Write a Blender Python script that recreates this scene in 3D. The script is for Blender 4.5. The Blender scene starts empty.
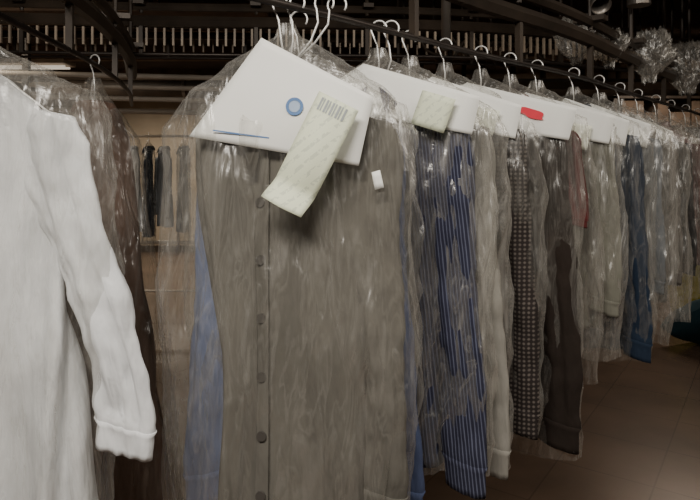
import bpy, math, random
from mathutils import Vector, Matrix, noise
random.seed(7)
S = bpy.context.scene
COL = S.collection

# ------------------------------------------------------------ materials
def newmat(name):
    m = bpy.data.materials.new(name); m.use_nodes = True
    nt = m.node_tree
    return m, nt, nt.nodes, nt.links, nt.nodes["Principled BSDF"]

def coords(nt, scale=(1,1,1), rot=(0,0,0)):
    tc = nt.nodes.new("ShaderNodeTexCoord"); mp = nt.nodes.new("ShaderNodeMapping")
    mp.inputs["Scale"].default_value = scale; mp.inputs["Rotation"].default_value = rot
    nt.links.new(tc.outputs["Object"], mp.inputs["Vector"])
    return mp.outputs["Vector"]

def ramp(nt, fac, stops):
    r = nt.nodes.new("ShaderNodeValToRGB")
    e = r.color_ramp.elements
    while len(e) < len(stops): e.new(0.5)
    for i,(p,c) in enumerate(stops):
        e[i].position = p; e[i].color = (c[0],c[1],c[2],1)
    nt.links.new(fac, r.inputs["Fac"])
    return r.outputs["Color"]

def mathn(nt, op, a, b=None, clamp=False):
    n = nt.nodes.new("ShaderNodeMath"); n.operation = op; n.use_clamp = clamp
    for i,v in enumerate((a,b)):
        if v is None: continue
        if isinstance(v,(int,float)): n.inputs[i].default_value = v
        else: nt.links.new(v, n.inputs[i])
    return n.outputs[0]

def simple(name, col, rough=0.6, metal=0.0, var=0.15, scale=6, bump=0.0):
    m, nt, N, L, p = newmat(name)
    nz = N.new("ShaderNodeTexNoise"); nz.inputs["Scale"].default_value = scale; nz.inputs["Detail"].default_value = 4
    L.new(coords(nt), nz.inputs["Vector"])
    c1 = [c*(1-var) for c in col]; c2 = [min(1,c*(1+var)) for c in col]
    L.new(ramp(nt, nz.outputs["Fac"], [(0.3,c1),(0.7,c2)]), p.inputs["Base Color"])
    p.inputs["Roughness"].default_value = rough; p.inputs["Metallic"].default_value = metal
    if bump:
        b = N.new("ShaderNodeBump"); b.inputs["Strength"].default_value = bump; b.inputs["Distance"].default_value=0.02
        L.new(nz.outputs["Fac"], b.inputs["Height"]); L.new(b.outputs["Normal"], p.inputs["Normal"])
    return m

def fabric(name, col, kind=None, col2=None, scale=90, thr=(0.55,0.72)):
    m, nt, N, L, p = newmat(name)
    nz = N.new("ShaderNodeTexNoise"); nz.inputs["Scale"].default_value = 5; nz.inputs["Detail"].default_value = 5
    L.new(coords(nt,(2.5,2.5,1)), nz.inputs["Vector"])
    base = ramp(nt, nz.outputs["Fac"], [(0.3,[c*0.80 for c in col]),(0.7,[min(1,c*1.15) for c in col])])
    out = base
    def wave(rot, sc):
        w = N.new("ShaderNodeTexWave"); w.inputs["Scale"].default_value = sc; w.inputs["Distortion"].default_value = 0.4
        w.bands_direction = 'X'
        L.new(coords(nt,(1,1,1),rot), w.inputs["Vector"])
        return w.outputs["Fac"]
    if kind:
        if kind == 'stripe':
            f = wave((0,math.radians(6),0), scale)
        else:
            a = wave((0,0,0), scale); b = wave((0,math.radians(90),0), scale)
            f = mathn(nt,'MULTIPLY',mathn(nt,'ADD',a,b),0.5)
        st = ramp(nt, f, [(thr[0],(0,0,0)),(thr[1],(1,1,1))])
        mx = N.new("ShaderNodeMixRGB"); L.new(st, mx.inputs["Fac"]); L.new(base, mx.inputs["Color1"])
        mx.inputs["Color2"].default_value = (*col2,1); out = mx.outputs["Color"]
    L.new(out, p.inputs["Base Color"])
    p.inputs["Roughness"].default_value = 0.9
    p.inputs["Specular IOR Level"].default_value = 0.25
    nz2 = N.new("ShaderNodeTexNoise"); nz2.inputs["Scale"].default_value = 7; nz2.inputs["Detail"].default_value=3
    L.new(coords(nt,(3,3,0.9)), nz2.inputs["Vector"])
    b = N.new("ShaderNodeBump"); b.inputs["Strength"].default_value = 0.7; b.inputs["Distance"].default_value = 0.02
    L.new(nz2.outputs["Fac"], b.inputs["Height"]); L.new(b.outputs["Normal"], p.inputs["Normal"])
    return m

def film(name, haze=0.1, tint=(0.80,0.77,0.71), streak=0.28):
    m, nt, N, L, p = newmat(name)
    N.remove(p)
    out = N["Material Output"]
    tr = N.new("ShaderNodeBsdfTransparent"); tr.inputs["Color"].default_value=(0.97,0.97,0.96,1)
    df = N.new("ShaderNodeBsdfDiffuse"); df.inputs["Color"].default_value=(*tint,1)
    gl = N.new("ShaderNodeBsdfGlossy"); gl.inputs["Roughness"].default_value=0.32; gl.inputs["Color"].default_value=(1,1,1,1)
    nz = N.new("ShaderNodeTexNoise"); nz.inputs["Scale"].default_value=5; nz.inputs["Detail"].default_value=2; nz.inputs["Distortion"].default_value=1.2
    L.new(coords(nt,(3.4,3.4,0.7),(0,0.22,0)), nz.inputs["Vector"])
    bp = N.new("ShaderNodeBump"); bp.inputs["Strength"].default_value=1.0; bp.inputs["Distance"].default_value=0.03
    L.new(nz.outputs["Fac"], bp.inputs["Height"])
    for n in (gl,df): L.new(bp.outputs["Normal"], n.inputs["Normal"])
    m1 = N.new("ShaderNodeMixShader"); m1.inputs["Fac"].default_value=0.55
    L.new(df.outputs[0], m1.inputs[1]); L.new(gl.outputs[0], m1.inputs[2])
    lw = N.new("ShaderNodeLayerWeight"); lw.inputs["Blend"].default_value=0.35
    L.new(bp.outputs["Normal"], lw.inputs["Normal"])
    nz2 = N.new("ShaderNodeTexNoise"); nz2.inputs["Scale"].default_value=6; nz2.inputs["Detail"].default_value=3; nz2.inputs["Distortion"].default_value=1.8
    L.new(coords(nt,(3.2,3.2,0.5),(0,-0.25,0)), nz2.inputs["Vector"])
    cr = mathn(nt,'ABSOLUTE', mathn(nt,'SUBTRACT', nz2.outputs["Fac"], 0.5))
    st = ramp(nt, cr, [(0.0,(1,1,1)),(0.04,(0,0,0))])
    st2 = ramp(nt, nz2.outputs["Fac"], [(0.54,(0,0,0)),(0.72,(1,1,1))])
    f = mathn(nt,'ADD', mathn(nt,'MULTIPLY',lw.outputs["Facing"],0.30), haze)
    f = mathn(nt,'ADD', f, mathn(nt,'MULTIPLY',st,streak*0.6))
    f = mathn(nt,'ADD', f, mathn(nt,'MULTIPLY',st2,streak), True)
    m2 = N.new("ShaderNodeMixShader"); L.new(f, m2.inputs["Fac"])
    L.new(tr.outputs[0], m2.inputs[1]); L.new(m1.outputs[0], m2.inputs[2])
    L.new(m2.outputs[0], out.inputs["Surface"])
    return m

def paper(name, col, ink=(0.35,0.38,0.33), lines=60, amt=0.5):
    m, nt, N, L, p = newmat(name)
    w = N.new("ShaderNodeTexWave"); w.bands_direction='X'; w.inputs["Scale"].default_value=lines/6.0*1.6
    L.new(coords(nt,(1,1,1),(0,math.radians(-52),0)), w.inputs["Vector"])
    nz = N.new("ShaderNodeTexNoise"); nz.inputs["Scale"].default_value=130
    L.new(coords(nt,(1,1,1)), nz.inputs["Vector"])
    a = mathn(nt,'GREATER_THAN', w.outputs["Fac"], 0.7)
    b = mathn(nt,'GREATER_THAN', nz.outputs["Fac"], 0.5)
    f = mathn(nt,'MULTIPLY', mathn(nt,'MULTIPLY',a,b), amt)
    mx = N.new("ShaderNodeMixRGB"); L.new(f, mx.inputs["Fac"])
    mx.inputs["Color1"].default_value=(*col,1); mx.inputs["Color2"].default_value=(*ink,1)
    L.new(mx.outputs["Color"], p.inputs["Base Color"]); p.inputs["Roughness"].default_value=0.7
    return m

def emis(name, col, s):
    m, nt, N, L, p = newmat(name)
    p.inputs["Emission Color"].default_value=(*col,1); p.inputs["Emission Strength"].default_value=s
    return m

M = {}
M['film'] = film("plastic_film", 0.05, streak=0.17)
M['film2'] = film("plastic_film_hazy", 0.09, streak=0.26)
M['wire'] = simple("white_coated_wire",(0.75,0.75,0.74),0.35,0.3,0.05)
M['card'] = simple("white_card",(0.84,0.85,0.82),0.6,0,0.03)
M['steel'] = simple("dull_steel",(0.22,0.20,0.18),0.4,0.8,0.25)
M['rail'] = simple("dark_rail_steel",(0.06,0.05,0.045),0.4,0.7,0.25)
M['dark'] = simple("dark_painted_steel",(0.045,0.033,0.024),0.5,0.2,0.4)
M['bar'] = simple("light_enamel_bar",(0.55,0.48,0.40),0.45,0.0,0.15)
M['finger'] = simple("conveyor_plastic_fingers",(0.36,0.29,0.22),0.5,0,0.35)
M['blue'] = simple("blue_ink",(0.10,0.20,0.42),0.6); M['bluel']=simple("pale_blue_ink",(0.36,0.46,0.62),0.6)
M['red'] = simple("red_ink",(0.72,0.02,0.05),0.6); M['ink']=simple("grey_ink",(0.3,0.33,0.34),0.7)
M['receipt'] = paper("receipt_paper",(0.72,0.77,0.59),(0.3,0.34,0.3),60,0.35)
M['receipt_w'] = paper("ticket_paper",(0.80,0.82,0.70),(0.35,0.38,0.33),60,0.35)
M['button'] = simple("shirt_button",(0.07,0.065,0.06),0.3)
M['buttonw'] = simple("pearl_button",(0.6,0.6,0.56),0.3)
timber = simple("brown_timber",(0.13,0.080,0.048),0.7,0,0.4)

# ------------------------------------------------------------ mesh builder
class B:
    def __init__(s): s.v=[]; s.f=[]
    def grid(s, rows, closed=False):
        o=len(s.v); n=len(rows[0])
        for r in rows: s.v += [tuple(p) for p in r]
        for i in range(len(rows)-1):
            for j in range(n if closed else n-1):
                k=(j+1)%n
                s.f.append((o+i*n+j,o+i*n+k,o+(i+1)*n+k,o+(i+1)*n+j))
        return s
    def tube(s, pts, r, n=8, caps=True, flat=1.0):
        pts=[Vector(p) for p in pts]; rr = r if isinstance(r,(list,tuple)) else [r]*len(pts)
        rows=[]; ref=None
        for i,p in enumerate(pts):
            t=(pts[min(i+1,len(pts)-1)]-pts[max(i-1,0)]).normalized()
            if ref is None:
                ref = Vector((0,1,0)) if abs(t.y)<0.9 else Vector((1,0,0))
            a=(ref-t*ref.dot(t)).normalized(); b=t.cross(a); ref=a
            rows.append([p+(a*math.cos(2*math.pi*j/n)*flat+b*math.sin(2*math.pi*j/n))*rr[i] for j in range(n)])
        o=len(s.v); s.grid(rows,True)
        if caps:
            s.f.append(tuple(o+j for j in range(n))[::-1]); e=o+(len(pts)-1)*n
            s.f.append(tuple(e+j for j in range(n)))
        return s
    def box(s, c, d, rot=None):
        o=len(s.v); c=Vector(c)
        for x in (-.5,.5):
            for y in (-.5,.5):
                for z in (-.5,.5):
                    p=Vector((x*d[0],y*d[1],z*d[2]))
                    if rot is not None: p=rot@p
                    s.v.append(tuple(c+p))
        for f in ((0,1,3,2),(4,6,7,5),(0,4,5,1),(2,3,7,6),(0,2,6,4),(1,5,7,3)):
            s.f.append(tuple(o+i for i in f))
        return s
    def obj(s, name, mat, parent=None, smooth=False, solid=0, bevel=0, sub=0):
        me=bpy.data.meshes.new(name); me.from_pydata(s.v,[],s.f); me.update()
        ob=bpy.data.objects.new(name,me); COL.objects.link(ob)
        me.materials.append(mat)
        if smooth: me.polygons.foreach_set("use_smooth",[True]*len(me.polygons))
        if parent: ob.parent=parent
        if solid:
            q=ob.modifiers.new("thickness","SOLIDIFY"); q.thickness=solid; q.offset=0
        if bevel:
            q=ob.modifiers.new("bevel","BEVEL"); q.width=bevel; q.segments=2
        return ob

def empty(name, loc=(0,0,0), yaw=0):
    e=bpy.data.objects.new(name,None); COL.objects.link(e)
    e.location=loc; e.rotation_euler=(0,0,yaw); e.empty_display_size=0.1
    return e

def lerp(a,b,t): return a+(b-a)*t
def sm(t): t=max(0,min(1,t)); return t*t*(3-2*t)
def interp(tab,t):
    for i in range(len(tab)-1):
        if t<=tab[i+1][0]:
            a=(t-tab[i][0])/(tab[i+1][0]-tab[i][0]); return [lerp(x,y,a) for x,y in zip(tab[i][1:],tab[i+1][1:])]
    return list(tab[-1][1:])
def se(th,w,d,p=0.75):
    sx=math.sin(th); cy=math.cos(th)
    return (w*math.copysign(abs(sx)**p,sx), -d*math.copysign(abs(cy)**p,cy))

# ------------------------------------------------------------ garments
def hanger(root, hw, hooks=((0,0,0),), drop=0.0):
    for i,(hx,hy,tilt) in enumerate(hooks):
        b=B(); pts=[]
        for k in range(15):
            a=math.radians(-35+ k*(250/14)); pts.append((hx+0.021*math.cos(a), hy, -0.003+0.021*math.sin(a)))
        pts += [(hx-0.005+tilt*0.3,hy,-0.045),(hx+tilt,hy,-0.085),(hx*0.5+tilt,hy,-0.13)]
        b.tube(pts,0.0024,6)
        zs=-0.14
        b.tube([(0,hy,zs+0.01),(0,hy,zs),(hw*0.5,hy,zs-0.05),(hw*0.9,hy,zs-0.12),(hw*0.85,hy,zs-0.135),(0,hy,zs-0.13),(-hw*0.85,hy,zs-0.135),(-hw*0.9,hy,zs-0.12),(-hw*0.5,hy,zs-0.05),(0,hy,zs)],0.002,6)
        b.obj("wire_hanger_%d"%(i+1),M['wire'],root,True)

def make_garment(name, x, y, yaw, mat, hw=0.20, dep=0.05, length=1.02, zneck=-0.15, sleeves=(-1,1),
                 sleeve_out=0.03, sleeve_len=0.60, collar=True, buttons=None, hooks=((0,0,0),), bag=True,
                 bw=0.27, bd=0.075, blen=1.12, bagmat='film', seed=0, fold=1.0, zr=1.87, sleeve_r=0.055, flare=0.0, res=1,
                 drop=0.045, skew=0.0, pth=0.0, br=0.0065, parent=None, so_l=None, sy=0.0, stap=0.74, sflat=0.45, sn=1.0):
    root=empty(name,(x,y,zr),math.radians(yaw))
    if parent: root.parent=parent
    ztip=zneck-0.12
    def P(th,v,off=0.0):
        if v<0.14:
            t=v/0.14; w=lerp(0.055,hw,t**0.85); z=lerp(zneck,ztip,t**1.25); d=lerp(0.05,dep,t); amp=0.002
            x_,y_=se(th,w+off,d+off,0.8)
            y_*=lerp(1,0.85,t)
        else:
            t=(v-0.14)/0.86; z=lerp(ztip,-length,t)
            w=hw*(1.0-0.07*sm(t*2.5)+flare*t); d=dep*(0.95+0.25*t); amp=0.004+0.013*t
            x_,y_=se(th,w+off,d+off,0.8)
            if x_<0: x_ += skew*sm((t-0.12)*1.5)*min(1,-x_/hw)
        n=noise.noise((x_*7+seed*3.1, y_*3, z*1.6+seed))
        n2=noise.noise((x_*16+seed, y_*5, z*3.5+seed*2))
        a=amp*fold*(math.sin(th*7+n*5+seed)*0.8+n*1.6)+0.007*fold*n2
        y_ += math.copysign(1,y_)*a*min(1,abs(math.cos(th))*3)
        x_ += math.copysign(1,x_)*a*0.6*abs(math.sin(th))
        z += 0.012*n*sm(t)
        return Vector((x_,y_,z))
    nth=72*res; nv=54*res
    B().grid([[P(2*math.pi*j/nth,i/nv) for j in range(nth)] for i in range(nv+1)],True).obj("body",mat,root,True,solid=0.0015)
    for sd in sleeves:
        rows=[]; n=36; NS=60
        so=sleeve_out if sd>0 or so_l is None else so_l
        for i in range(NS+1):
            t=i/NS
            sw=noise.noise((seed*7.7+sd,t*1.5,0))*0.010
            cx=sd*(hw*0.88+so*sm(t*1.0+0.05))+sw; cy=sy-0.008-0.02*t; cz=ztip+0.03-sleeve_len*t
            r=sleeve_r*lerp(1.0,stap,sm(t))
            fl=sflat
            if t<0.06: r*=0.75+0.25*t/0.06
            if t>0.92: r*=0.88
            row=[]
            for j in range(n):
                a=2*math.pi*j/n
                q=Vector((cx+r*math.cos(a),cy+r*fl*math.sin(a),cz - sd*0.25*r*math.cos(a)))
                k=(1 if t<0.9 else 0.4)*sn
                nn=noise.noise((q.x*16+seed,q.y*12,q.z*6+q.x*14*sd+seed))*0.010*k*fold + noise.noise((q.x*34+seed,q.y*20,q.z*24+seed))*0.005*k
                n3=noise.noise((math.cos(a)*3+seed,seed,q.z*3.0+math.cos(a)*2))*0.014*k
                q.x+=nn*math.cos(a); q.y+=nn*math.sin(a)*1.3-abs(math.sin(a))*n3; row.append(q)
            rows.append(row)
        tag="l" if sd<0 else "r"
        B().grid(rows,True).obj("sleeve_"+tag,mat,root,True,solid=0.0015)
        c=rows[-6:]; ctr=sum((p for p in rows[-2]),Vector())/n
        B().grid([[p+Vector(((p.x-ctr.x)*0.03,(p.y-ctr.y)*0.05,0)) for p in r_] for r_ in c],True).obj("cuff_"+tag,mat,root,True,solid=0.002)
    if collar:
        b=B(); rows=[[],[],[],[]]
        for k in range(41):
            ph=math.radians(-168+336*k/40); f=sm((abs(ph)-1.7)/1.2)
            s_,c_=math.sin(ph),math.cos(ph)
            rows[0].append((0.050*s_,0.042*c_,zneck-0.012))
            rows[1].append((0.052*s_,0.044*c_,zneck+0.028-0.012*f))
            rows[2].append((0.060*s_,0.053*c_,zneck+0.022-0.014*f))
            rows[3].append((0.074*s_*(1+0.15*f)+math.copysign(0.016*f+0.1*(drop-0.045)*f,s_),0.064*c_-(0.012+max(0,dep-0.055)*1.6)*f,zneck-0.016-drop*f))
        b.grid(rows).obj("collar",mat,root,True,solid=0.003)
    if buttons:
        rows=[]
        for i in range(7*res,nv+1):
            rows.append([P(pth+th,i/nv,0.0045)+Vector((0,-0.002,0)) for th in (-0.075,-0.06,0,0.06,0.075)])
        B().grid(rows).obj("placket",mat,root,True,solid=0.003)
        b=B(); v=0.17
        while v<0.98:
            p=P(pth,v,0.005); q=[(p.x,p.y-0.004,p.z),(p.x,p.y-0.0085,p.z)]
            b.tube(q,br,16); v+=0.122
        b.obj("buttons",buttons,root)
    hanger(root,hw,hooks)
    if bag: make_bag(root,bw,bd,blen,bagmat,seed,res)
    return root,P

def make_bag(root,bw,bd,blen,bagmat,seed,res=1):
    tab=[(0,0.018,0.016,-0.055),(0.05,0.03,0.024,-0.085),(0.10,0.10,0.045,-0.125),(0.20,bw*0.86,bd*0.9,-0.215),(0.26,bw*0.98,bd,-0.28),(0.5,bw*1.02,bd,-0.55),(1,bw*0.98,bd*1.05,-blen)]
    n=120; nv=120; rows=[]
    for i in range(nv+1):
        v=i/nv; w,d,z0=interp(tab,v); row=[]
        for j in range(n):
            th=2*math.pi*j/n; x_,y_=se(th,w,d,0.7)
            a=noise.noise((x_*8+seed*5.3,y_*6+seed,z0*2.4+x_*4))
            b_=noise.noise((x_*20+seed,y_*14,z0*5-x_*9+seed))
            c_=noise.noise((x_*34-z0*10+seed,y_*20,z0*7+seed*2))
            k=(0.3+0.7*sm(v*4))
            disp=k*(0.020*(0.5-abs(a)*2.0)*0.9+0.013*(0.5-abs(b_)*2)+0.004*(0.5-abs(c_)*2))
            x2=x_+disp*math.sin(th)*1.3; y2=y_-disp*math.cos(th)
            z=z0+0.03*a*sm((v-0.8)*5)
            row.append((x2,y2,z))
        rows.append(row)
    ob=B().grid(rows,True).obj("plastic_bag",M[bagmat],root,True)
    return ob

def card_poly(root,name,pts,y,mat,curve=0.012,N=12,thick=0.0012):
    rows=[]
    for i in range(N+1):
        v=i/N; row=[]
        for j in range(N+1):
            u=j/N
            a=Vector(pts[0]).lerp(Vector(pts[1]),u); b=Vector(pts[3]).lerp(Vector(pts[2]),u); p=a.lerp(b,v)
            row.append((p.x, y-curve*math.sin(u*math.pi)*math.sin(0.3+v*2.2), p.y))
        rows.append(row)
    return B().grid(rows).obj(name,mat,root,True,solid=thick)

def disc(root,name,x,y,z,r0,r1,mat,n=32,sx=1.0):
    b=B(); rows=[[(x+sx*r*math.sin(2*math.pi*j/n),y,z+r*math.cos(2*math.pi*j/n)) for j in range(n)] for r in (r0,r1)]
    return b.grid(rows,True).obj(name,mat,root,solid=0.0008)

F=fabric
c_white=F("white_cotton",(0.70,0.72,0.745))
c_grey=F("warm_grey_cotton",(0.130,0.123,0.108))
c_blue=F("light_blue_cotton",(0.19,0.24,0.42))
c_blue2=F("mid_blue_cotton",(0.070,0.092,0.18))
c_stripe=F("navy_pinstripe",(0.024,0.025,0.048),'stripe',(0.10,0.112,0.17),38,(0.60,0.95))
c_beige=F("pale_grey_beige",(0.27,0.26,0.235))
c_check=F("dark_brown_check",(0.022,0.017,0.016),'check',(0.11,0.095,0.085),26,(0.55,0.8))
c_dark=F("dark_brown_wool",(0.020,0.014,0.011))
c_maroon=F("maroon_cotton",(0.10,0.022,0.022))
c_greyb=F("grey_green_cotton",(0.17,0.168,0.14))
c_navy=F("denim_navy",(0.014,0.026,0.050))
c_lb=F("pale_blue_grey",(0.13,0.145,0.165))
c_brown=F("taupe_brown",(0.17,0.110,0.085))
c_grey2=F("mid_grey",(0.13,0.12,0.11))
c_black=F("black_cotton",(0.012,0.012,0.014))
c_tan=F("tan_cotton",(0.17,0.125,0.09))

# --- grey shirt (centre)
g,P=make_garment("grey_button_shirt",-0.135,1.30,-8,c_grey,hw=0.205,dep=0.060,length=1.12,zneck=-0.17,buttons=M['button'],
    hooks=((-0.015,0,0),(0.012,0.02,-0.005),(0.075,0.03,-0.03),(0.10,0.05,-0.05)),bw=0.27,bd=0.086,blen=1.2,seed=1,res=2,
    sleeves=(1,),sleeve_out=0.02,sleeve_len=0.84,fold=1.15,drop=0.20,skew=0.065,pth=-0.14,br=0.010,sleeve_r=0.064,stap=0.85)
card_poly(g,"hanger_card",[(-0.035,-0.10),(0.195,-0.225),(0.165,-0.362),(-0.19,-0.300)],-0.080,M['card'],0.014,16)
disc(g,"card_logo_ring",0.038,-0.0975,-0.243,0.012,0.018,M['blue']); disc(g,"card_logo_disc",0.038,-0.0975,-0.243,0.0,0.0115,M['bluel'])
bb=B(); bb.box((-0.075,-0.0915,-0.297),(0.12,0.001,0.003),Matrix.Rotation(math.radians(8),3,'Y')); bb.obj("card_text_line",M['blue'],g)
def rpt(t,u,off=0.0):
    ax=Vector((-0.105,-0.205)); ln=ax.length; ax.normalize(); pr=Vector((-ax.y,ax.x))
    o=Vector((0.130,-0.235))+ax*(ln*t)+pr*(u*0.088)
    yy=-0.116-0.022*math.sin(t*math.pi)-0.045*sm((t-0.78)*4)-0.006*math.cos(u*5)
    return Vector((o.x,yy-off,o.y-0.01*math.sin(t*math.pi)))
B().grid([[rpt(i/24,j/8-0.5) for j in range(9)] for i in range(25)]).obj("receipt_ticket",M['receipt'],g,True,solid=0.0008)
bb=B()
for k in range(9):
    u0=-0.36+k*0.075
    bb.grid([[rpt(t,u0,0.0014),rpt(t,u0+(0.03 if k%2 else 0.05),0.0014)] for t in (0.03,0.08,0.13)])
bb.obj("receipt_barcode",M['ink'],g)
card_poly(g,"care_tag",[(0.190,-0.375),(0.207,-0.37),(0.215,-0.405),(0.197,-0.41)],-0.072,M['card'],0.0,3)

def row_card(r, red=False, sc=1.0, x0=0.0, tint='card', y=-0.05):
    card_poly(r,"hanger_card",[(x0-0.02*sc,-0.10),(x0+0.20*sc,-0.195),(x0+0.185*sc,-0.285),(x0-0.15*sc,-0.195)],y,M[tint],0.008,10)
    if red:
        b=B(); rows=[]
        for k in range(2):
            rows.append([(x0+0.165+k*0.042*math.sin(a*math.pi/12)*(1+0.25*math.sin(a*math.pi/4)),y-0.012,-0.205-k*0.014*math.cos(a*math.pi/12)-0.35*k*0.042*math.sin(a*math.pi/12)) for a in range(24)])
        b.grid(rows,True).obj("card_red_logo",M['red'],r,solid=0.0008)
def row_ticket(r,x0,z0,w=0.06,h=0.10,tilt=0.3,mat='receipt_w',y=-0.078):
    c,s=math.cos(tilt),math.sin(tilt)
    pts=[(x0+c*u-s*v, z0+ -s*u*0.9 - v*c) for u,v in ((-w/2,0),(w/2,0),(w/2,h),(-w/2,h))]
    card_poly(r,"paper_ticket",pts,y,M[mat],0.006,6)

r,_=make_garment("light_blue_shirt",-0.125,1.465,-8,c_blue2,hw=0.215,dep=0.035,length=1.14,zneck=-0.17,sleeve_out=0.055,so_l=0.035,sleeve_len=0.92,sleeve_r=0.062,bw=0.285,bd=0.045,seed=2,blen=1.2,stap=0.9)
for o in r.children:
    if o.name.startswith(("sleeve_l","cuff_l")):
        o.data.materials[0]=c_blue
r,_=make_garment("navy_striped_shirt",0.075,1.56,-18,c_stripe,hw=0.205,dep=0.035,length=1.10,zneck=-0.16,sleeve_out=0.040,sleeve_len=0.90,hooks=((0,0,0),(0.03,0.01,0)),bd=0.048,bw=0.285,seed=3,sleeve_r=0.060,stap=0.9,bagmat='film2')
row_card(r,False,1.32); row_ticket(r,0.17,-0.19,0.085,0.085,0.35,'receipt')
r,_=make_garment("pale_grey_shirt",0.165,1.67,-24,c_beige,hw=0.205,dep=0.035,length=1.13,zneck=-0.16,sleeve_out=0.045,sleeve_len=0.90,bd=0.046,bw=0.275,seed=4,bagmat='film2',blen=1.15,stap=0.9)
r,_=make_garment("brown_checked_shirt",0.28,1.77,-26,c_check,hw=0.205,dep=0.035,length=1.07,zneck=-0.16,sleeve_out=0.045,sleeve_len=0.84,bd=0.048,bw=0.275,seed=5,stap=0.9)
row_card(r,False,1.15); row_ticket(r,0.14,-0.20,0.08,0.07,0.3)
r,_=make_garment("dark_brown_jacket",0.41,1.88,-28,c_dark,hw=0.215,dep=0.04,length=1.15,zneck=-0.16,sleeve_out=0.05,sleeve_len=0.92,bd=0.053,bw=0.29,seed=6,blen=1.2,sleeve_r=0.070,stap=0.9)
row_card(r,True,1.45)
r,_=make_garment("maroon_shirt",0.53,1.99,-30,c_maroon,hw=0.20,dep=0.035,length=0.98,sleeve_len=0.30,bd=0.05,bw=0.27,seed=7,blen=1.02)
r,_=make_garment("grey_green_shirt",0.66,2.12,-30,c_greyb,hw=0.215,dep=0.045,length=0.90,sleeve_len=0.60,bd=0.06,bw=0.28,seed=8,blen=0.98,bagmat='film2',buttons=M['buttonw'],stap=0.9,sleeve_r=0.062)
row_card(r,False,1.3); row_ticket(r,0.16,-0.22,0.07,0.08,0.2)
r,_=make_garment("navy_denim_shirt",0.85,2.28,-32,c_navy,hw=0.205,dep=0.04,length=1.02,sleeve_len=0.80,sleeve_out=0.04,bd=0.06,bw=0.27,seed=9,blen=1.06,stap=0.9)
row_card(r); 
r,_=make_garment("blue_grey_shirt",1.02,2.46,-34,c_lb,length=0.96,bd=0.065,bw=0.27,seed=10,blen=1.03,bagmat='film2'); row_card(r); row_ticket(r,0.1,-0.2)
r,_=make_garment("grey_cotton_blouse",1.20,2.67,-35,c_grey2,length=0.93,bd=0.065,bw=0.27,seed=11,blen=1.0,bagmat='film2')
r,_=make_garment("black_shirt",1.38,2.88,-36,c_black,length=0.90,bd=0.065,bw=0.27,seed=12,blen=0.95,bagmat='film')
row_card(r,sc=0.8)
r,_=make_garment("burgundy_blouse",1.58,3.10,-36,c_maroon,length=0.84,bd=0.065,bw=0.27,seed=13,blen=0.90,bagmat='film')
r,_=make_garment("tan_shirt",1.78,3.33,-36,c_tan,length=0.76,sleeve_len=0.4,bd=0.065,bw=0.27,seed=14,blen=0.8,bagmat='film')
r,_=make_garment("black_jacket",1.99,3.56,-36,c_black,length=0.70,sleeve_len=0.4,bd=0.065,bw=0.27,seed=15,blen=0.75)
r,_=make_garment("charcoal_shirt",2.2,3.80,-36,c_grey2,length=0.70,sleeve_len=0.4,bd=0.065,bw=0.27,seed=16,blen=0.75)

# --- left garments
r,_=make_garment("white_dress_shirt",-0.80,1.20,-4,c_white,hw=0.235,dep=0.055,length=1.12,zneck=-0.165,sleeve_out=0.165,sleeve_len=0.655,sleeve_r=0.080,
    bw=0.33,bd=0.080,blen=1.2,seed=20,res=2,buttons=M['buttonw'],fold=1.5,flare=0.30,stap=0.70,sflat=0.38,sn=1.4)
r,_=make_garment("long_brown_dress",-0.86,2.02,-22,c_brown,hw=0.13,dep=0.06,length=1.50,zneck=-0.14,sleeves=(),collar=False,seed=21,flare=1.45,bag=False)
tabrows=[]
for i in range(101):
    v=i/100; w,d,z0=interp([(0,0.016,0.016,-0.06),(0.06,0.04,0.03,-0.11),(0.18,0.155,0.085,-0.27),(0.5,0.24,0.095,-0.8),(1,0.37,0.12,-1.58)],v); row=[]
    for j in range(96):
        th=2*math.pi*j/96; x_,y_=se(th,w,d,0.75)
        a=noise.noise((x_*9+3,y_*8,z0*2.5)); b_=noise.noise((x_*22,y_*16,z0*6+x_*8))
        dd=(0.3+0.7*sm(v*4))*(0.02*(0.5-2*abs(a))+0.01*(0.5-2*abs(b_)))
        row.append((x_+dd*math.sin(th),y_-dd*math.cos(th),z0))
    tabrows.append(row)
B().grid(tabrows,True).obj("plastic_bag",M['film'],r,True)

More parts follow.
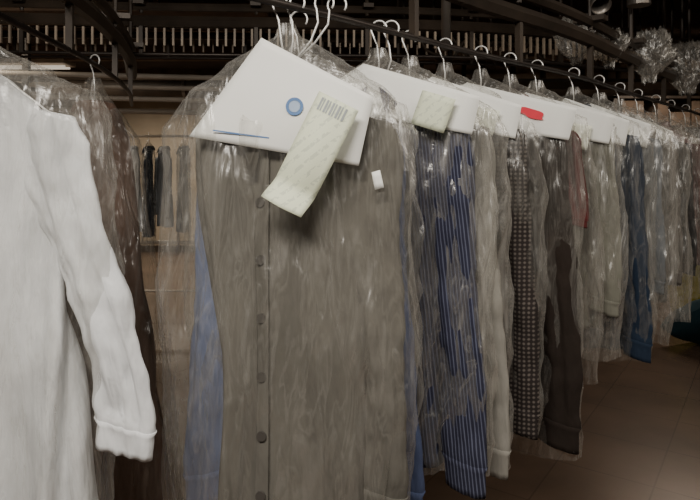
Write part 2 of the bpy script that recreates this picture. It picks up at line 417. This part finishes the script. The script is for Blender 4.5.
# ------------------------------------------------------------ conveyor
def catmull(pts,n=10):
    out=[]; P_=[Vector(p) for p in pts]; P_=[P_[0]*2-P_[1]]+P_+[P_[-1]*2-P_[-2]]
    for i in range(1,len(P_)-2):
        for k in range(n):
            t=k/n; a,b,c,d=P_[i-1:i+3]
            out.append(0.5*((2*b)+(-a+c)*t+(2*a-5*b+4*c-d)*t*t+(-a+3*b-3*c+d)*t**3))
    out.append(P_[-2]); return out
def resample(pts,step):
    out=[]; acc=0
    for a,b in zip(pts[:-1],pts[1:]):
        l=(b-a).length; 
        while acc<l:
            out.append((a.lerp(b,acc/l),(b-a).normalized())); acc+=step
        acc-=l
    return out
H=2.9
def conveyor(name, path, fingers=True, step=0.042):
    root=empty(name)
    pts=catmull(path)
    B().tube(pts,0.009,8).obj("hanging_rail",M['rail'],root,True)
    up=[p+Vector((0,0,0.16)) for p in pts]
    b=B(); b.tube(up,0.028,6); b.tube([p+Vector((0,0,0.07)) for p in up],0.02,6); b.obj("track_beam",M['dark'],root)
    if fingers:
        b=B()
        for p,t in resample(pts,step):
            R=Matrix.Rotation(math.atan2(t.y,t.x),3,'Z')
            b.box(p+Vector((0,0,0.085)),(0.010,0.012,0.085),R)
        b.obj("slot_fingers",M['finger'],root)
    b3=B()
    for p,t in resample(pts,0.55):
        R=Matrix.Rotation(math.atan2(t.y,t.x),3,'Z')
        b3.box(p+Vector((0,0,0.09)),(0.018,0.02,0.18),R)
        b3.box(p+Vector((0,0,0.24)),(0.05,0.12,0.02),R)
        b3.tube([p+Vector((0,0,0.2)),(p.x,p.y,H)],0.009,6)
    b3.obj("support_brackets",M['dark'],root)
    return root
gc=conveyor("garment_conveyor",[(-0.62,0.85,1.857),(-0.135,1.30,1.857),(0.13,1.57,1.857),(0.41,1.86,1.857),(0.85,2.27,1.857),(1.38,2.88,1.857),(2.2,3.80,1.857),(3.0,4.8,1.857)],fingers=False)
conveyor("side_conveyor",[(-0.70,0.7,1.857),(-0.79,1.2,1.857),(-0.86,2.02,1.857),(-1.0,2.7,1.857),(-1.2,3.3,1.857)],fingers=False)
conveyor("overhead_conveyor",[(-3.2,2.7,2.06),(-1,2.9,2.06),(0.6,3.1,2.08),(1.6,3.5,2.08),(3.0,4.4,2.08)])
conveyor("upper_conveyor",[(-3.5,4.3,2.32),(-1,4.3,2.30),(0.8,4.4,2.28),(3.6,4.9,2.28)],step=0.07)

rk=empty("pipe_storage_rack")
b=B()
for i,z in enumerate((2.32,2.24,2.15,2.05)): b.tube([(-5.2,4.9+0.1*i,z+0.03),(-0.6,5.1+0.1*i,z-0.05)],0.022,8)
b.obj("pale_bars",M['bar'],rk,True)
b=B()
for x in (-4.1,-2.75,-0.75):
    b.box((x,5.1,H/2),(0.05,0.05,H)); b.box((x,5.1,2.2),(0.04,0.5,0.04))
b.obj("uprights",M['dark'],rk)
# timber overhead cupboards (upper left)
cp=empty("overhead_timber_cabinet",(-3.0,3.55,2.58))
b=B(); b.box((0,0.15,-0.13),(5.0,0.36,0.03)); b.box((0,0.15,0.17),(5.0,0.36,0.03)); b.box((0,0.32,0.02),(5.0,0.02,0.30))
for k in range(9): b.box((-2.48+k*0.62,0.15,0.02),(0.03,0.36,0.30))
b.obj("carcass",timber,cp)
b=B()
for k in range(8):
    if k in (2,5): continue
    b.box((-2.17+k*0.62,-0.035,0.02),(0.56,0.02,0.26))
b.obj("doors",simple("dark_timber_door",(0.085,0.052,0.032),0.6,0,0.3),cp,bevel=0.006)
# stored rolls and boxes on an overhead shelf, upper right of centre
os_=empty("overhead_storage_shelf",(1.6,5.6,2.30)); b=B()
b.box((0,0,0),(4.4,0.5,0.03))
for x in (-2.1,-0.7,0.7,2.1): b.box((x,0.2,0.3),(0.03,0.03,0.6)); b.box((x,-0.2,0.3),(0.03,0.03,0.6))
b.obj("shelf_frame",M['dark'],os_)
b=B(); xx=-2.0
while xx<1.9:
    w=random.uniform(0.12,0.34); h=random.uniform(0.12,0.36); b.box((xx+w/2,0,0.016+h/2),(w*0.9,0.36,h)); xx+=w+0.02
b.obj("stored_boxes",simple("worn_cardboard",(0.20,0.13,0.08),0.8,0,0.6,3),os_,bevel=0.01)

# ------------------------------------------------------------ back rack with distant clothes
br=empty("freestanding_clothes_rack",(0,0,0))
b=B(); b.tube([(-3.6,6.2,1.85),(-0.4,6.2,1.85)],0.014,8)
for x in (-3.5,-2.45,-0.5):
    b.tube([(x,6.2,1.85),(x,6.2,0.04)],0.016,8); b.tube([(x,5.9,0.03),(x,6.5,0.03)],0.018,8)
b.tube([(-3.5,6.2,0.75),(-0.5,6.2,0.75)],0.02,8); b.tube([(-3.5,6.2,0.25),(-0.5,6.2,0.25)],0.012,8)
b.obj("rack_frame",M['bar'],br,True)
i=0
for yw,c,xx in ((-50,c_white,-2.25),(-72,c_navy,-2.08),(-55,c_white,-1.92),(-75,c_lb,-1.72),(-70,c_tan,-1.4),(-72,c_grey2,-1.2),(-72,c_white,-0.9)):
    i+=1
    make_garment("hung_garment_%d"%i,xx,6.2,yw,c,hw=0.19,dep=0.04,length=0.95+0.05*(i%3),bag=(i%2==0),bd=0.06,bw=0.25,seed=30+i,parent=br)

# ------------------------------------------------------------ overhead clutter
mt=empty("conveyor_drive_unit",(1.30,2.70,2.36))
b=B()
for r_,z0,z1 in ((0.16,-0.02,0.02),(0.05,-0.12,0.14)): b.tube([(0,0,z0),(0,0,z1)],r_,28)
for k in range(20):
    a=2*math.pi*k/20; b.box((0.17*math.cos(a),0.17*math.sin(a),0),(0.03,0.018,0.03),Matrix.Rotation(a,3,'Z'))
b.obj("sprocket_wheel",M['steel'],mt)
b=B(); b.tube([(0.28,0,0.02),(0.34,0.0,0.02),(0.60,0.05,0.02)],[0.06,0.085,0.085],20); b.box((0.2,0,0.03),(0.16,0.12,0.12))
for k in range(6): b.tube([(0.37+k*0.035,0.01,0.02),(0.38+k*0.035,0.01,0.02)],0.095,20)
b.tube([(0,0,0.1),(0,0,H-2.36)],0.02,8); b.tube([(0.45,0,0.08),(0.45,0,H-2.36)],0.015,8)
b.obj("motor",M['dark'],mt)
cb=empty("cable_bundle")
b=B()
for k in range(9):
    a0=Vector((0.35+0.2*k,3.9+0.05*k,2.5)); a1=a0+Vector((0.5+0.1*random.random(),0.15,0.1*random.random()-0.05))
    pts=[a0.lerp(a1,t/10)-Vector((0,0,(0.18+0.12*random.random()*1)*math.sin(math.pi*t/10))) for t in range(11)]
    b.tube([(a0.x,a0.y,H)]+pts+[(a1.x,a1.y,H)],0.010,6)
b.obj("cables",M['dark'],cb,True)
for k,(x,y,z) in enumerate(((0.98,2.40,2.16),(1.95,2.95,2.20),(1.62,2.35,2.3))):
    e=empty("reflector_lamp",(x,y,z),0.5*k)
    b=B(); b.tube([(0,0,0.06),(0,-0.02,0.03),(0,-0.04,0.0),(0,-0.06,-0.02)],[0.015,0.025,0.034,0.038],20,caps=False)
    b.obj("reflector",M['steel'],e,True,solid=0.002)
    b=B(); b.tube([(0,0,0.06),(0,0,H-z)],0.007,6); b.tube([(0,0.01,0.07),(0,0,0.03)],0.02,12); b.obj("socket_and_stem",M['dark'],e)
def crumple(name,c,sx,sz,seed,parent):
    e=empty(name,c,math.radians(-40)); e.parent=parent; rows=[]
    for i in range(41):
        v=i/40; row=[]
        for j in range(61):
            th=2*math.pi*j/60; 
            w=sx*(0.25+0.75*math.sin(math.pi*min(0.98,v+0.08)))
            n=noise.noise((math.sin(th)*2+seed,math.cos(th)*2,v*4)); n2=noise.noise((math.sin(th)*6+seed,math.cos(th)*6,v*10))
            rr=w*(1+0.5*n+0.3*n2)
            row.append((rr*math.sin(th),rr*0.5*math.cos(th),-sz*v+0.03*n2))
        rows.append(row)
    B().grid(rows).obj("crumpled_sheet",M['film2'],e,True)
crumple("film_clump_1",(1.42,2.85,2.16),0.10,0.24,3,gc)
crumple("film_clump_2",(1.85,3.3,2.2),0.12,0.28,8,gc)
crumple("film_clump_3",(0.98,2.60,2.16),0.08,0.2,5,gc)
crumple("film_clump_4",(1.15,2.66,2.12),0.07,0.16,11,gc)

# ------------------------------------------------------------ right: laundry bags
def sack(name,c,rx,ry,h,mat,seed):
    e=empty(name,c); rows=[]
    for i in range(41):
        v=i/40
        prof=interp([(0,0.55),(0.06,0.85),(0.3,1.0),(0.6,0.85),(0.82,0.4),(0.88,0.16),(0.93,0.2),(1.0,0.34)],v)[0]
        row=[]
        for j in range(64):
            th=2*math.pi*j/64
            f=1+0.10*noise.noise((math.sin(th)*2+seed,math.cos(th)*2,v*3))+0.05*math.sin(th*11+seed)*sm(v*1.5)
            row.append((rx*prof*f*math.sin(th),ry*prof*f*math.cos(th),h*v))
        rows.append(row)
    B().grid(rows,True).obj("sack_body",mat,e,True,solid=0.004)
    b=B(); b.tube([(rx*0.17*math.cos(a*0.4),ry*0.17*math.sin(a*0.4),h*0.88) for a in range(17)],0.01,6); b.obj("drawstring",M['wire'],e,True)
sack("yellow_laundry_bag",(3.38,5.75,0),0.30,0.28,1.05,simple("yellow_nylon",(0.42,0.36,0.02),0.5,bump=0.2),3)
def pillow(name,c,rot,w,h,d,mat):
    e=empty(name,c); e.rotation_euler=rot; n=28
    b=B()
    for s in (1,-1):
        rows=[]
        for i in range(n+1):
            row=[]
            for j in range(n+1):
                u=i/n*2-1; v=j/n*2-1
                k=(max(0,(1-u**4))*max(0,(1-v**4)))**0.5
                pin=1-0.10*(1-abs(u))*abs(v)**3; pin2=1-0.10*(1-abs(v))*abs(u)**3
                row.append((w/2*u*pin,s*d/2*k+0.01*noise.noise((u*3,v*3,s)),h/2*v*pin2))
            rows.append(row)
        b.grid(rows)
    b.obj("cushion",mat,e,True)
pillow("teal_cushion",(3.05,5.05,0.22),(math.radians(55),math.radians(14),math.radians(20)),0.66,0.52,0.28,simple("teal_fabric",(0.006,0.045,0.068),0.7,bump=0.2))

# ------------------------------------------------------------ room
def roombox(name,c,d,mat): return B().box(c,d).obj(name,mat)
m,nt,N,L,p=newmat("brown_glossy_tile")
bk=N.new("ShaderNodeTexBrick"); bk.offset=0; bk.inputs["Scale"].default_value=1.0
bk.inputs["Brick Width"].default_value=0.45; bk.inputs["Row Height"].default_value=0.45; bk.inputs["Mortar Size"].default_value=0.004
bk.inputs["Color1"].default_value=(0.150,0.104,0.074,1); bk.inputs["Color2"].default_value=(0.138,0.095,0.068,1); bk.inputs["Mortar"].default_value=(0.105,0.073,0.053,1)
L.new(coords(nt,(1,1,1),(0,0,math.radians(35))),bk.inputs["Vector"])
nz=N.new("ShaderNodeTexNoise"); nz.inputs["Scale"].default_value=1.7; nz.inputs["Detail"].default_value=6; L.new(coords(nt),nz.inputs["Vector"])
mx=N.new("ShaderNodeMixRGB"); mx.blend_type='MULTIPLY'; mx.inputs["Fac"].default_value=0.8
L.new(bk.outputs["Color"],mx.inputs["Color1"]); L.new(ramp(nt,nz.outputs["Fac"],[(0.3,(0.55,0.55,0.55)),(0.7,(1.2,1.15,1.15))]),mx.inputs["Color2"])
L.new(mx.outputs["Color"],p.inputs["Base Color"]); p.inputs["Roughness"].default_value=0.26
floor_m=m
wall_m=simple("grey_brown_plaster",(0.34,0.28,0.21),0.85,0,0.2,2)
ceil_m=simple("dark_ceiling",(0.045,0.033,0.024),0.9,0,0.4,3)
roombox("floor",(0,4,-0.05),(12.4,14.4,0.1),floor_m)
roombox("ceiling",(0,4,H+0.05),(12.4,14.4,0.1),ceil_m)
roombox("wall_back",(0,11.1,H/2),(12.4,0.2,H),wall_m)
roombox("wall_left",(-6.1,4,H/2),(0.2,14,H),wall_m)
roombox("wall_right",(6.1,4,H/2),(0.2,14,H),simple("dark_plaster",(0.10,0.08,0.065),0.85))
roombox("wall_front",(0,-3.1,H/2),(12.4,0.2,H),wall_m)
roombox("baseboard_back",(0,10.985,0.06),(12,0.03,0.12),M['dark'])
jb=B()
for y in (1.2,2.2,3.2,4.2,5.4,6.8,8.4): jb.box((0,y,H-0.08),(12,0.10,0.16))
jb.obj("ceiling_joists",timber)
dk=empty("air_duct"); b=B(); b.tube([(-5.5,7.6,2.55),(5,7.6,2.55)],0.14,20)
b.obj("duct",M['dark'],dk,True)
b=B()
for x in (-4.5,-3.3,-2.1,-0.9,0.3): b.tube([(x,7.6,2.55),(x+0.04,7.6,2.55)],0.147,20)
b.obj("duct_collars",M['steel'],dk)
pp=empty("ceiling_pipes"); b=B()
for y,z,r_ in ((2.3,2.55,0.018),(2.45,2.62,0.025),(3.1,2.50,0.02),(6.1,2.45,0.02)): b.tube([(-5.8,y,z),(5.8,y+0.3,z)],r_,10)
b.tube([(0.40,2.5,2.95),(0.40,2.5,2.0)],0.02,10)
b.obj("pipes",M['steel'],pp,True)
sh=empty("storage_shelving",(4.4,7.5,0)); b=B()
for x in (-1.2,0,1.2):
    for y in (-0.25,0.25): b.box((x,y,1.2),(0.04,0.04,2.4))
for z in (0.2,0.8,1.4,2.0,2.38): b.box((0,0,z),(2.44,0.54,0.03))
b.obj("frame",M['dark'],sh)
b=B()
for z in (0.2,0.8,1.4,2.0):
    xx=-1.1
    while xx<1.05:
        w=random.uniform(0.12,0.3); h=random.uniform(0.15,0.42); b.box((xx+w/2,0,z+0.016+min(h,0.34)/2),(w*0.92,0.4,min(h,0.34))); xx+=w
b.obj("stored_boxes",simple("dull_cardboard",(0.12,0.085,0.06),0.8,0,0.5,3),sh,bevel=0.01)

# ------------------------------------------------------------ lights
def fixture(x,y,yaw,power,col=(1,0.925,0.82),sx=1.3,sy=0.25,z=H-0.22,tilt=0):
    e=empty("fluorescent_fixture",(x,y,z),yaw); e.rotation_euler[0]=tilt
    B().box((0,0,0.05),(sx+0.06,sy+0.06,0.05)).obj("housing",M['bar'],e,bevel=0.008)
    b=B(); b.tube([(-sx/2,-0.06,0.0),(sx/2,-0.06,0.0)],0.014,10); b.tube([(-sx/2,0.06,0.0),(sx/2,0.06,0.0)],0.014,10)
    b.obj("tubes",emis("tube_glow",col,0.6),e,True)
    b=B(); b.box((-0.4,0,0.14),(0.02,0.02,0.16)); b.box((0.4,0,0.14),(0.02,0.02,0.16)); b.obj("stems",M['dark'],e)
    ld=bpy.data.lights.new("tube_light",'AREA'); ld.shape='RECTANGLE'; ld.size=sx; ld.size_y=sy; ld.energy=power; ld.color=col
    lo=bpy.data.objects.new("tube_light",ld); COL.objects.link(lo); lo.parent=e; lo.location=(0,0,-0.03)
fixture(-0.55,-0.35,0.1,60,tilt=math.radians(34))
fixture(1.3,0.4,0.7,22,tilt=math.radians(15))
fixture(-3.9,6.9,0,42,(1,0.87,0.70))
fixture(-3.6,4.6,0,26,(1,0.87,0.70),z=H-0.16)  # added fill light, brightens the pale bars and left background
fixture(-3.2,9.4,0,60,(1,0.87,0.70))
fixture(3.4,6.4,0.2,30,(1,0.84,0.68))
fixture(2.6,1.6,0.8,22,(1,0.88,0.74))
w=bpy.data.worlds.new("world"); S.world=w; w.use_nodes=True
w.node_tree.nodes["Background"].inputs[0].default_value=(0.5,0.47,0.43,1); w.node_tree.nodes["Background"].inputs[1].default_value=0.2

cam=bpy.data.cameras.new("camera"); co=bpy.data.objects.new("camera",cam); COL.objects.link(co)
co.location=(0,0,1.5); co.rotation_euler=(math.radians(90),0,0)
cam.sensor_width=36; cam.lens=30.86; cam.shift_y=-80/700; cam.clip_start=0.05
S.camera=co
